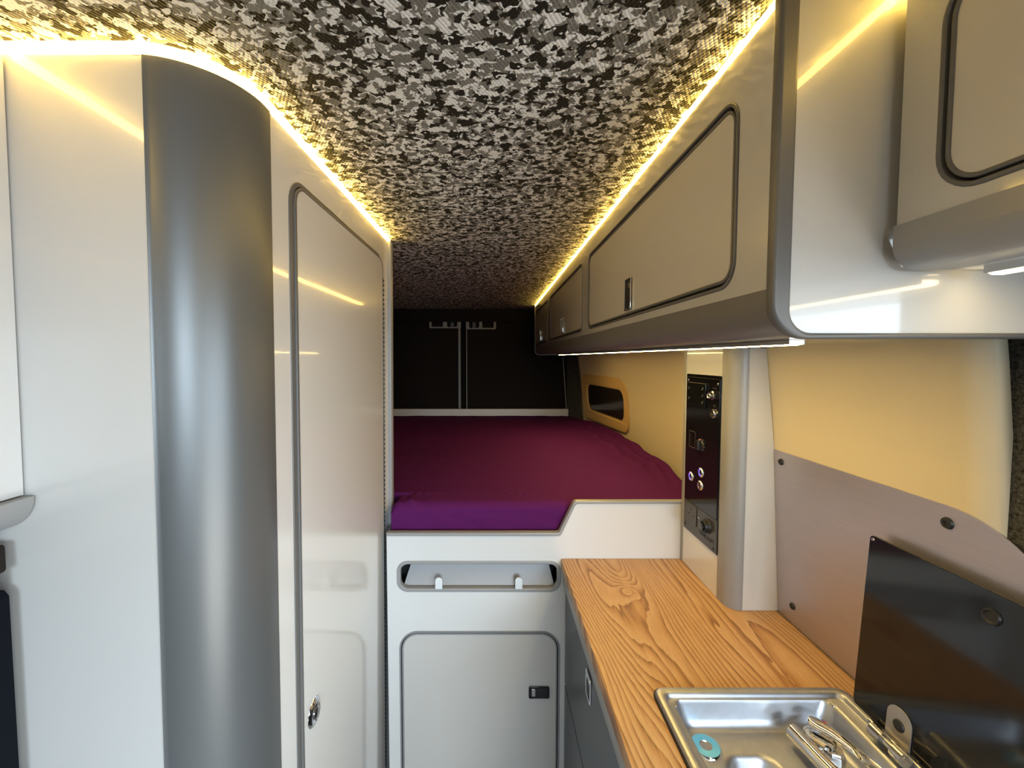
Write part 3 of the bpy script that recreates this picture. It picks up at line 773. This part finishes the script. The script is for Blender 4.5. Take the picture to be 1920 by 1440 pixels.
for nm, z0, z1, ya, yb in (('drawer',-.950,-.664,.5,1.190),('drawer',-1.44,-.957,.5,1.190),('drawer',-.950,-.664,YN,.494)):
    d = plate(nm, [rr(ya,z0,yb,z1,.003)], 'X-', XD, .018, .0012, SLATE, kc, lift=-.018)
    if z0 > -1 and ya > .4: 
        w_ = .003
        plate('latch_frame', ring(.862,-.742,.904,-.686,.004,w_), 'X-', XD, .004, .0009, CHROME, d)
        plate('latch_button', [rr(.869,-.734,.897,-.706,.002)], 'X-', XD, .0018, .0005, BLACKM, d, lift=.0003)
        plate('latch_tongue', [rr(.870,-.702,.896,-.694,.001)], 'X-', XD, .003, .0005, CHROME, d, lift=.0003)

# ------------------------------------------------------------------ sink
sk = thing('sink', 'satin steel sink with a hinged lid and round drain, let into the oak worktop', 'sink', (.44,.5,ZW-.10))
def sink_mesh():
    x0,y0,x1,y1 = SK
    def L(i, z, r, l=0, rt=0, b=0): return ([(x,y,z+.003*(z>ZW-.02)) for x,y in rr(x0+i+l,y0+i,x1-i-rt,y1-i-b,r,6)])
    loops = [L(.0006,ZW+.0002,.0180), L(0,ZW+.0012,.0185), L(.0008,ZW+.0032,.018), L(.004,ZW+.0048,.016), L(.0125,ZW+.0050,.012),
             L(.0145,ZW+.0040,.011), L(.0165,ZW+.0005,.010), L(.0180,ZW-.0022,.009), L(.0190,ZW-.0030,.012),
             L(.0195,ZW-.0032,.014,.006,.015,0), L(.0200,ZW-.0044,.015,.008,.018,0), L(.0210,ZW-.009,.016,.009,.021,0),
             L(.0230,ZW-.030,.020,.012,.024,0), L(.0262,ZW-.0405,.022,.014,.026,0), L(.0315,ZW-.0450,.024,.016,.028,0), L(.036,ZW-.0458,.024,.017,.030,0),
             L(.066,ZW-.0462,.024,.012,.10,.002), L(.071,ZW-.0475,.024,.012,.10,.002), L(.075,ZW-.053,.024,.012,.10,.002), L(.082,ZW-.085,.024,.012,.10,.002), L(.090,ZW-.092,.02,.012,.10,.002)]
    bm = bmesh.new(); R = [[bm.verts.new(p) for p in lp] for lp in loops]
    for a, b in zip(R, R[1:]):
        n = len(a)
        for k in range(n): bm.faces.new((a[k],a[(k+1)%n],b[(k+1)%n],b[k]))
    bm.faces.new(R[-1][::-1])
    return bm_mesh(bm)
link('basin', sink_mesh(), SINKM, sk, True)
ZF = ZW-.0458
# dark seal under the rim
plate('rim_seal', [rr(SK[0]-.002,SK[1]-.002,SK[2]+.002,SK[3]+.002,.02), rr(SK[0]+.004,SK[1]+.004,SK[2]-.004,SK[3]-.004,.016)], 'Z+', ZW, .0038, .0008, GAP, sk)
dr_ = (.343,.6515,ZF)
lathe('drain', [(0,.0012),(.0135,.0012),(.0142,.0028),(.021,.0030),(.0228,.0016),(.0235,.0002)], dr_, (0,0,1), CHROME, sk, 32)
lathe('drain_tint_ring', [(.0095,.0034),(.0212,.0034)], dr_, (0,0,1), TEAL, sk, 32)  # flat teal ring over the drain
lathe('drain_cup', [(0,.0016),(.0088,.0018),(.0095,.0034)], dr_, (0,0,1), STEELP, sk, 24)
for p in ((.3055,.6845),(.5735,.6845)):
    lathe('rim_screw', [(0,.0012),(.0035,.0014),(.0045,.0012),(.005,0)], (*p,ZW-.0026), (0,0,1), STEELP, sk, 16)
# lid of smoked glass, standing open
def lidco(a, s, off=0):   # a along Y, s up the lid, off towards the aisle
    t = math.atan2(.017, .285); return (.6125+s*math.sin(t)-off*math.cos(t)-.004, a, ZW+.004+s*math.cos(t)+off*math.sin(t))
me = flat_mesh([rpoly([(.30,0,.012),(.6815,0,.012),(.6815,.2885,.006),(.30,.2885,.006)])], .005, .0008)
for v in me.vertices: v.co = lidco(v.co.x, v.co.y, v.co.z)
bm = bmesh.new(); bm.from_mesh(me); bmesh.ops.recalc_face_normals(bm, faces=bm.faces[:]); bm.to_mesh(me); bm.free()
lid = link('glass_lid', me, GLASS, sk, 30)
n_ = Vector(lidco(0,0,1))-Vector(lidco(0,0,0))
lathe('lid_bumper', [(0,.0012),(.006,.0014),(.0075,.003),(.0095,.003),(.0105,0)], lidco(.5085,.258,.005), n_, BLACKM, lid, 24)
# hinge: rod along the rim, two barrels, tab with bolt
tube('hinge_rod', [(.596,.30,ZW+.009),(.596,.70-.06,ZW+.009)], .0045, STEELP, sk, 12)
tube('hinge_pin', [(.5815,.566,ZW+.015),(.5815,.618,ZW+.015)], .0062, STEELP, sk, 16)
box('hinge_leaf', (.583,.572,ZW+.006), (.6045,.612,ZW+.0085), STEELP, sk, bev=.0008)
for ya, yb in ((.600,.619),(.567,.583)):
    tube('hinge_barrel', [(.5815,ya,ZW+.015),(.5815,yb,ZW+.015)], .0105, STEELP, sk, 20)
tb = flat_mesh([rpoly([(.583,.004,0),(.621,.004,0),(.621,.058,.0185),(.583,.058,.0185)])], .002, .0004)
for v in tb.vertices: v.co = lidco(v.co.x, v.co.y, .0055+v.co.z)
bm = bmesh.new(); bm.from_mesh(tb); bmesh.ops.recalc_face_normals(bm, faces=bm.faces[:]); bm.to_mesh(tb); bm.free()
link('hinge_tab', tb, mat('satin_tab', (.5,.47,.44), .35, metal=.7), sk, 30)
lathe('hinge_bolt', [(0,.003),(.005,.003),(.0078,.0015),(.0085,0)], lidco(.601,.032,.008), n_, BLACKM, sk, 20)
lathe('edge_cap', [(0,.001),(.0025,.001),(.003,0)], lidco(.676,.283,.005), n_, STEELP, lid, 8)

# tap, folded flat into the sink
tp_ = thing('tap', 'chrome folding tap with a paddle lever, lying in the sink', 'tap', (.515,.63,ZF))
zt0 = ZF
lathe('tap_body', [(.0155,.0),(.0155,.016),(.0130,.021),(0,.022)], (.529,.627,zt0+.0002), (0,0,1), CHROME, tp_, 8)
lathe('tap_collar', [(.0,.020),(.019,.020),(.0215,.022),(.0215,.0245),(.018,.026),(0,.0265)], (.522,.646,zt0), (0,0,1), CHROME, tp_, 32)
def spline(P, n=10):
    out = []; P = [Vector(p) for p in P]; Q = [P[0]]+P+[P[-1]]
    for i in range(1, len(Q)-2):
        for k in range(n):
            t = k/n; a,b,c_,d = Q[i-1],Q[i],Q[i+1],Q[i+2]
            out.append(.5*((2*b)+(c_-a)*t+(2*a-5*b+4*c_-d)*t*t+(3*b-a-3*c_+d)*t**3))
    out.append(Q[-2]); return out
# spout
sp = spline([(.486,.660,zt0+.022),(.488,.648,zt0+.022),(.494,.605,zt0+.0215),(.501,.560,zt0+.021),(.504,.500,zt0+.020)])
tube('spout', sp, [.006+.0058*min(1, i/4) for i in range(len(sp))], CHROME, tp_, 20)
tube('spout_joint', [(.487,.634,zt0+.020),(.512,.634,zt0+.018)], .0062, CHROME, tp_, 14)
# lever: paddle shape, thick head narrowing then a scooped blade
bm = bmesh.new(); rows = []
cl = spline([(.517,.664,zt0+.036),(.528,.648,zt0+.037),(.541,.622,zt0+.036),(.550,.600,zt0+.0345),(.556,.577,zt0+.034),(.558,.562,zt0+.035)], 8)
nn = len(cl)
for i, p in enumerate(cl):
    t = i/(nn-1)
    wd = .0125*math.sqrt(max(.02, 1-((t-.16)/.20)**2)) if t < .16 else (.0125-.0055*math.sin(min(1,(t-.16)/.34)*PI/2) if t < .5 else .0070+.0035*math.sin((t-.5)/.32*PI/2) if t < .82 else .0105*math.sqrt(max(.03,1-((t-.82)/.19)**2)))
    th = .0062 if t < .3 else .0062-.0038*min(1,(t-.3)/.4)
    tg = (cl[min(i+1,nn-1)]-cl[max(i-1,0)]).normalized(); s = tg.cross(Vector((0,0,1))).normalized()
    scoop = .0035*max(0, math.sin((t-.52)/.44*PI)) if .52 < t < .96 else 0
    row = []
    for k in range(20):
        a = 2*PI*k/20; ca, sa = math.cos(a), math.sin(a)
        zz = sa*th
        if sa > 0: zz -= scoop*(sa**.8)*1.6
        row.append(bm.verts.new(p+s*ca*wd+Vector((0,0,zz))))
    rows.append(row)
for a, b in zip(rows, rows[1:]):
    for k in range(20): bm.faces.new((a[k],a[(k+1)%20],b[(k+1)%20],b[k]))
bm.faces.new(rows[0][::-1]); bm.faces.new(rows[-1])
lv = link('lever', bm_mesh(bm), CHROME, tp_, True)
lathe('hot_mark', [(0,.0005),(.0022,.0005),(.0026,0)], (.5335,.6515,zt0+.0418), (.2,0,1), RED, lv, 12)
lathe('cold_mark', [(0,.0005),(.0022,.0005),(.0026,0)], (.5350,.6565,zt0+.0405), (.4,.2,1), BLUED, lv, 12)

# ------------------------------------------------------------------ splashback
sb = thing('splashback', 'brushed metal splashback with black bolts, fixed to the wall behind the sink', 'splashback', (.65,.7,ZW))
def on_wall2(me, off):
    for v in me.vertices:
        Y, z, c = v.co.x, v.co.y, v.co.z; v.co = (xw(Y, z)-off-c, Y, z)
    bm = bmesh.new(); bm.from_mesh(me); bmesh.ops.recalc_face_normals(bm, faces=bm.faces[:]); bm.to_mesh(me); bm.free(); return me
pts = rpoly([(.9445,ZW+.0006,0),(.9445,-.206,.001),(.44,-.206,.14),(.44,ZW+.0006,0)], 16)
link('steel_sheet', on_wall2(flat_mesh([dense(pts)], .0022, .0005), .0008), BRUSH, sb, 30)
for Y_, z_, R_ in ((.921,-.2297,.0075),(.579,-.2310,.0085),(.895,-.542,.0075)):
    lathe('bolt', [(0,.0025),(.003,.0022),(.0035,.0035),(R_*.85,.003),(R_,0)], (xw(Y_,z_)-.003,Y_,z_), (-1,0,-.07), BLACKM, sb, 24)

# ------------------------------------------------------------------ lift everything so that the floor is at zero
for o in S.objects:
    if o.parent is None: o.location.z += 1.48
for o in S.objects:
    if '_base' in o: del o['_base']
